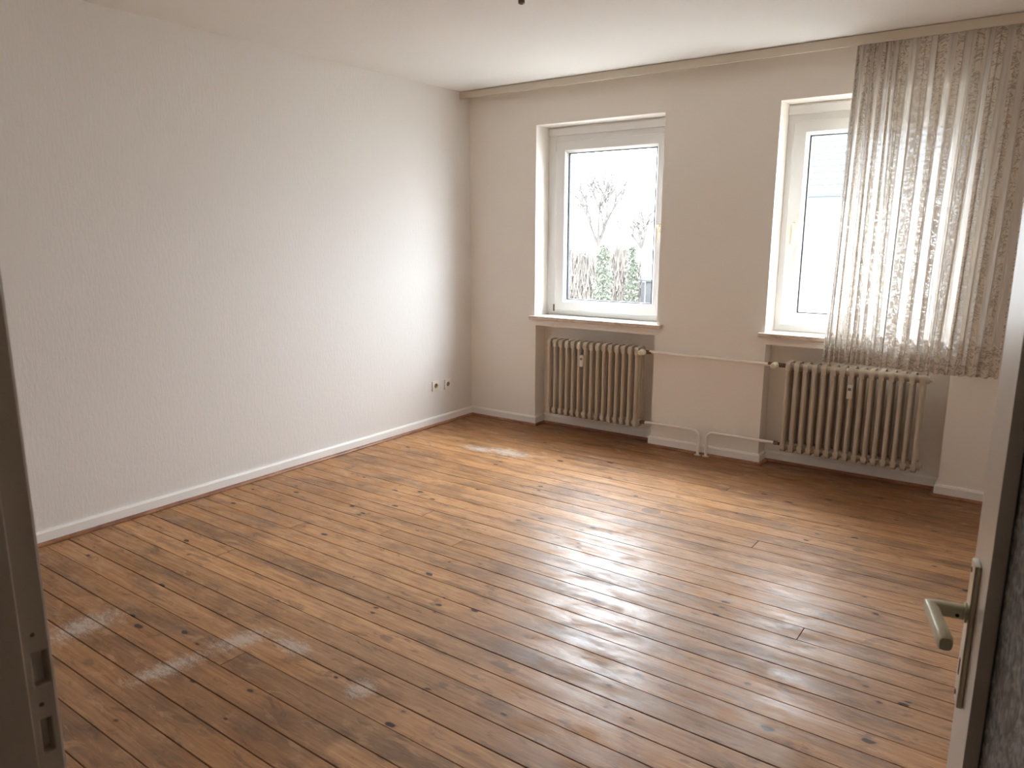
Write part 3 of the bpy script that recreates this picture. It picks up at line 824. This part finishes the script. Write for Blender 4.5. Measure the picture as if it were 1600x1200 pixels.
# leaf: local x along the leaf from hinge (0) to latch (LW), y into the leaf (away from the visible face), z up
ST = .140; TH = .040; GZ0, GZ1 = .30, 1.86
def LF(bm): # transform local leaf coordinates
    for v in bm.verts:
        c = v.co.copy(); v.co = HINGE+dv*c.x-nv*c.y+zv*c.z
    return bm
lx = [0, ST, LW-ST, LW]; lz = [.008, GZ0, GZ1, 2.0]
bm = bmesh.new()
box(bm, 0, ST, 0, TH, .008, 2.0); box(bm, LW-ST, LW, 0, TH, .008, 2.0); box(bm, ST, LW-ST, 0, TH, .008, GZ0); box(bm, ST, LW-ST, 0, TH, GZ1, 2.0)
bmesh.ops.remove_doubles(bm, verts=bm.verts, dist=1e-5)
leaf = bm_obj('door_leaf', LF(bm), M_DOORP, door); leaf['label'] = 'open cream painted door with ornamental glass'
mb = leaf.modifiers.new('bevel', 'BEVEL'); mb.width = .0022; mb.segments = 2; mb.limit_method = 'ANGLE'; mb.angle_limit = R(50)
bm = bmesh.new()
for x0, x1, z0, z1 in ((ST, ST+.004, GZ0, GZ1), (LW-ST-.004, LW-ST, GZ0, GZ1), (ST+.004, LW-ST-.004, GZ0, GZ0+.004), (ST+.004, LW-ST-.004, GZ1-.004, GZ1)):
    box(bm, x0, x1, .0165, .0235, z0, z1)
bm_obj('glass_seal', LF(bm), M_DARK, leaf)
bm = bmesh.new(); box(bm, ST+.002, LW-ST-.002, .018, .022, GZ0+.002, GZ1-.002)
bm_obj('glass_pane', LF(bm), M_ORN, leaf)['label'] = 'grey ornamental glass pane'
# long plate
SPZ = 1.050; px = LW-.060
bm = bmesh.new(); box(bm, px-.0175, px+.0175, -.0085, -.0002, .912, 1.126, .0022, 2)
plate = bm_obj('handle_plate', LF(bm), M_ALU, leaf, smooth=True)
bm = bmesh.new(); box(bm, px-.003, px+.003, -.0092, -.0084, .956, .980); bm_obj('keyhole', LF(bm), M_DARK, plate)
for z in (.926, 1.113):
    bm = bmesh.new(); lathe(bm, [(0, .0015), (.0035, .0013), (.0042, 0)], 12, Matrix.Translation((px+.004, -.0085, z)) @ Matrix.Rotation(R(90), 4, 'X')); bm_obj('screw', LF(bm), M_FIT, plate)
# lever: neck square to the leaf, grip turned back towards the hinge
bm = bmesh.new()
def rr_ring(c, ax, ay, a, b, p=4.0, n=16):
    out = []
    for k in range(n):
        t = 2*math.pi*k/n; ct, st_ = math.cos(t), math.sin(t)
        out.append(bm.verts.new(c+ax*(a*math.copysign(abs(ct)**(2/p), ct))+ay*(b*math.copysign(abs(st_)**(2/p), st_))))
    return out
nl = Vector((0, -1, 0)); xl = Vector((-1, 0, 0)); zl = Vector((0, 0, 1))
gdir = Vector((-.99, .117, -.02)).normalized()
gside = gdir.cross(zl).normalized()
base = Vector((px, -.008, SPZ))
rings = [rr_ring(base, xl, zl, .0085, .0100), rr_ring(base+nl*.034, xl, zl, .0082, .0095)]
corner = base+nl*.044
dg = (nl+gdir).normalized(); dgs = dg.cross(zl).normalized()
rings.append(rr_ring(corner+nl*.002+gdir*.004, dgs, zl, .0095, .0098))
for t, a, b in ((.016, .0085, .0095), (.045, .0085, .0098), (.085, .0092, .0105), (.100, .0092, .0105), (.105, .0075, .0085)):
    rings.append(rr_ring(corner+gdir*t, gside, zl, a, b, 3.2))
# keep ring winding consistent: match each ring's first vertex to the nearest of the previous one
fixed = [rings[0]]
for rg in rings[1:]:
    pr = fixed[-1]; best = None
    for rev in (0, 1):
        q = rg[::-1] if rev else rg
        for s in range(len(q)):
            z = q[s:]+q[:s]; c = sum((z[i].co-pr[i].co).length for i in range(len(z)))
            if best is None or c < best[0]: best = (c, z)
    fixed.append(best[1])
for a, b in zip(fixed, fixed[1:]):
    for i in range(len(a)): bm.faces.new((a[i], a[(i+1) % len(a)], b[(i+1) % len(a)], b[i]))
bm.faces.new(fixed[0][::-1]); bm.faces.new(fixed[-1])
bm_obj('lever_handle', LF(bm), M_GRIP, leaf, smooth=True, angle=60)
bm = bmesh.new(); lathe(bm, [(.0045, .004), (.014, .003), (.0145, 0)], 16, Matrix.Translation((px, -.0085, SPZ)) @ Matrix.Rotation(R(90), 4, 'X')); bm_obj('neck_collar', LF(bm), M_ALU, plate, smooth=True)
bm = bmesh.new(); lathe(bm, [(0, .0006), (.0026, .0006), (.0028, 0)], 10, Matrix.Translation((px-.0086, -.020, SPZ-.003)) @ Matrix.Rotation(R(-90), 4, 'Y')); bm_obj('set_screw', LF(bm), M_DARK, plate)
# hinges
for z in (.25, 1.75):
    bm = bmesh.new(); tube(bm, [(-.012, .012, z), (-.012, .012, z+.09)], .009, 12); bm_obj('hinge', LF(bm), M_FIT, leaf, smooth=True)

# ------------------------------------------------------------------ outside
GZ = -2.9
M_GRASS = paint('pale_gravel', (.22, .21, .19), .95, .15)
M_BARK = paint('dark_bark', (.062, .054, .048), .9, .2)
M_TWIG = paint('reddish_twigs', (.072, .060, .050), .9, .3)
M_EVER = paint('evergreen_leaves', (.060, .066, .046), .8, .3)
M_HOUSE = paint('white_render', (.75, .74, .72), .9, .03)
M_TILE = paint('grey_roof_tiles', (.044, .044, .045), .75, .1)
M_TILED = paint('roof_deck_grey', (.05, .05, .055), .8, .1)  # even dark grey of the deck under the tiles
M_GUT = paint('zinc_gutter', (.05, .055, .06), .5, .1)
bm = bmesh.new(); box(bm, -45, 30, WALLT+.3, 60, GZ-.2, GZ)
o = bm_obj('ground', bm, M_GRASS); o['kind'] = 'structure'

# the neighbour's house right of the garden, tiled roof
NY, EZ = 22.0, 2.95
nx0, nx1 = -6.3, 9.0
h = empty('neighbour_house', (1.3, NY, GZ)); tag(h, 'white neighbouring house with grey tiled roof beyond the right window', 'house')
def HB(o_, e_):  # give world-coordinates mesh to a parent at e_.location
    for v in o_.data.vertices: v.co -= e_.location
    return o_
bm = bmesh.new(); box(bm, nx0+.3, nx1-.3, NY+.35, NY+9, GZ, EZ)
pr = [bm.verts.new((x, y, z)) for x in (nx0+.3, nx1-.3) for y, z in ((NY+.35, EZ), (NY+9, EZ), (NY+4.7, EZ+3.9))]
bm.faces.new(pr[:3]); bm.faces.new(pr[3:]); HB(bm_obj('walls', bm, M_HOUSE, h), h)
# roof: courses of tiles with wavy front edges, in one part
bm = bmesh.new(); sl = R(42); course = .34; nrow = 17; tw = .30
cs, sn = math.cos(sl), math.sin(sl)
for r in range(nrow):
    y0 = NY-.15+r*course*cs; z0 = EZ+.02+r*course*sn; off = .5*tw*(r % 2)
    npt = int((nx1-nx0)/tw*4); prev = None
    for k in range(npt+1):
        x = nx0+k*tw/4
        wv = .022*math.cos(2*math.pi*(x-off)/tw)
        a = bm.verts.new((x, y0-.0, z0+.060+wv)); b = bm.verts.new((x, y0+.02, z0-.035))
        c = bm.verts.new((x, y0+(course+.06)*cs, z0+.060+wv+(course+.06)*sn-.08))
        if prev: bm.faces.new((prev[0], a, c, prev[2])); bm.faces.new((prev[1], b, a, prev[0]))
        prev = (a, b, c)
o = HB(bm_obj('roof_tiles', bm, M_TILE, h), h); o['kind'] = 'stuff'
bm = bmesh.new(); box(bm, nx0, nx1, NY+4.65, NY+4.75, EZ+3.5, EZ+4.1)
v = [bm.verts.new(p) for p in ((nx0, NY-.1, EZ-.05), (nx1, NY-.1, EZ-.05), (nx1, NY+4.7, EZ+4.0), (nx0, NY+4.7, EZ+4.0), (nx0, NY+9.4, EZ-.1), (nx1, NY+9.4, EZ-.1))]
bm.faces.new((v[0], v[1], v[2], v[3])); bm.faces.new((v[3], v[2], v[5], v[4])); HB(bm_obj('roof_deck', bm, M_TILED, h), h)
bm = bmesh.new(); tube(bm, [(nx0, NY-.22, EZ-.03), (nx1, NY-.22, EZ-.03)], .075, 8); box(bm, nx0, nx1, NY-.15, NY+.4, EZ-.16, EZ-.10)
HB(bm_obj('gutter', bm, M_GUT, h), h)

# low bungalow behind the garden
b = empty('bungalow', (-15.5, 30, GZ)); tag(b, 'low white bungalow behind the bushes, seen through the left window', 'house')
bm = bmesh.new(); box(bm, -15.9, -9.8, 30.4, 37, GZ, .75); HB(bm_obj('walls', bm, M_HOUSE, b), b)
bm = bmesh.new(); v = [bm.verts.new(p) for p in ((-16.4, 30, .80), (-9.4, 30, .80), (-9.4, 33.7, 1.95), (-16.4, 33.7, 1.95), (-16.4, 37.4, .8), (-9.4, 37.4, .8))]
bm.faces.new((v[0], v[1], v[2], v[3])); bm.faces.new((v[3], v[2], v[5], v[4])); bm.faces.new((v[0], v[3], v[4])); bm.faces.new((v[1], v[2], v[5]))
HB(bm_obj('roof', bm, paint('pale_roof', (.30, .29, .29), .8, .1), b), b)
bm = bmesh.new(); box(bm, -16.4, -9.4, 29.86, 29.99, .68, .82); HB(bm_obj('gutter', bm, M_GUT, b), b)
bm = bmesh.new(); box(bm, -13.6, -10.6, 33.62, 33.78, 1.93, 2.06); HB(bm_obj('ridge', bm, M_GUT, b), b)

# garden fence
fe = empty('garden_fence', (-8.2, 21, GZ)); tag(fe, 'grey board fence at the right of the garden thicket', 'fence')
for k in range(12):
    bm = bmesh.new(); box(bm, -.135, .135, -.012, .012, 0, 2.72+.02*(k % 3)); bm_obj('fence_board', bm, M_TILE, fe, (-1.4+k*.29, 0, 0))
bm = bmesh.new(); box(bm, -1.6, 2.0, -.05, .05, 2.76, 2.84); bm_obj('fence_rail', bm, M_GUT, fe)

# bare tree
def bare_tree(name, base, scale, seed, label, spread=1.0, bl=1.0):
    rn = random.Random(seed)
    e = empty(name, base); tag(e, label, 'tree', 'bare winter trees')
    bm = bmesh.new(); tips = []
    def branch(p, d, L, r, depth, bmx):
        n = 4; pts = [p.copy()]; rad = [r]; q = p.copy(); dd = d.copy()
        for i in range(n):
            dd = (dd+Vector((rn.uniform(-.16, .16), rn.uniform(-.16, .16), rn.uniform(-.02, .14)))).normalized()
            q = q+dd*(L/n); pts.append(q.copy()); rad.append(r*(1-.5*(i+1)/n))
        tube(bmx, pts, rad, 5 if depth > 1 else 4, cap=False)
        if depth <= 0: return
        for k in range(rn.choice((2, 3, 3))):
            i = rn.choice((2, 3, 4)); ax = Vector((rn.uniform(-1, 1), rn.uniform(-1, 1), rn.uniform(-.3, .3))).normalized()
            nd = (dd+ax*rn.uniform(.45, .85)*spread).normalized(); nd.z = max(nd.z, -.05)
            branch(pts[i], nd, L*rn.uniform(.62, .85), max(rad[i]*.8, .030), depth-1, bmx)
    H0 = scale
    bt = bmesh.new(); tube(bt, [(0, 0, 0), (.03, 0, H0*.5), (0, .02, H0)], [.12, .10, .085], 8); bm_obj('trunk', bt, M_BARK, e)
    for k in range(5):
        a = 2*math.pi*k/5+rn.uniform(-.4, .4)
        branch(Vector((0, 0, H0*.97)), Vector((math.cos(a)*.55*spread, math.sin(a)*.55*spread, 1)).normalized(), bl, .070, 3, bm)
    o = bm_obj('branches', bm, M_BARK, e); o['kind'] = 'stuff'
bare_tree('bare_tree', (-10.9, 22.0, GZ), 4.2, 3, 'bare forked tree standing behind the garden thicket', .8, 1.35)
bare_tree('bare_tree', (-11.9, 28.0, GZ), 4.0, 9, 'smaller bare tree by the bungalow, right edge of the left window', 1.2, .9)

# thicket of reddish shrubs and three evergreens
def shrub(name, base, rad, hgt, n, mat, label, cat, group, seed, leafy=False):
    rn = random.Random(seed)
    e = empty(name, base); tag(e, label, cat, group)
    bm = bmesh.new()
    for i in range(n):
        a = rn.uniform(0, 2*math.pi); r = rad*math.sqrt(rn.random())
        if not leafy:
            h_ = hgt*(rn.uniform(.55, 1.0))*(1-.25*(r/rad)**2); x, y = r*math.cos(a), r*math.sin(a)
            lean = (rn.uniform(-.1, .1), rn.uniform(-.1, .1)); w_ = rn.uniform(.007, .016)
            z_ = h_*rn.uniform(0, .75)
            p0 = Vector((x, y, z_)); p1 = Vector((x+lean[0], y+lean[1], min(h_, z_+rn.uniform(.4, 1.1))))
            t = Vector((rn.uniform(-1, 1), rn.uniform(-1, 1), 0)).normalized()*w_
            bm.faces.new([bm.verts.new(v_) for v_ in (p0-t, p0+t, p1)])
        else:
            z = rn.random(); rr = rad*(1-z)**.35*(.30+.70*rn.random())
            c = Vector((rr*math.cos(a), rr*math.sin(a), .1+z*hgt)); s = rn.uniform(.03, .065)
            u_ = Vector((rn.uniform(-1, 1), rn.uniform(-1, 1), rn.uniform(-1, 1))).normalized()*s
            v_ = Vector((rn.uniform(-1, 1), rn.uniform(-1, 1), rn.uniform(-.3, 1))).normalized()*s*1.6
            bm.faces.new([bm.verts.new(k) for k in (c-u_, c+v_, c+u_)])
    f = bm_obj('foliage' if leafy else 'twigs', bm, mat, e); f['kind'] = 'stuff'
    bt = bmesh.new(); tube(bt, [(0, 0, 0), (0, .02, hgt*.7)], [.07, .02], 6); bm_obj('stem', bt, M_BARK, e)
def thicket():
    rn = random.Random(77); e = None
    bm = bmesh.new()
    for i in range(9000):
        x = rn.uniform(-1.9, 1.5); y = rn.uniform(-.45, .45)
        top = 4.15+.22*math.sin(x*3.1)+.16*math.sin(x*7.7+1)+rn.uniform(-.35, .1)
        z_ = rn.uniform(.6, top-.5); p0 = Vector((x, y, z_)); L_ = rn.uniform(.25, .8)
        p1 = Vector((x+rn.uniform(-.16, .16), y+rn.uniform(-.1, .1), min(top, z_+L_)))
        t = Vector((1, rn.uniform(-.6, .6), rn.uniform(-.2, .2))).normalized()*rn.uniform(.018, .040)
        bm.faces.new([bm.verts.new(v_) for v_ in (p0-t, p0+t, p1)])
    box(bm, -1.9, 1.5, -.1, .1, 0, .75)
    o = bm_obj('shrub_thicket', bm, M_TWIG, None, (-9.4, 19.4, GZ)); o['kind'] = 'stuff'
    tag(o, 'pale reddish thicket of leafless twigs seen through the left window', 'shrubs')
thicket()
shrub('evergreen_bush', (-8.05, 17.2, GZ), .52, 4.0, 3200, M_EVER, 'tallest pointed evergreen bush in front of the thicket', 'shrub', 'evergreen bushes', 51, True)
shrub('evergreen_bush', (-7.55, 18.35, GZ), .40, 4.0, 2300, M_EVER, 'rightmost evergreen bush, beside the board fence', 'shrub', 'evergreen bushes', 52, True)
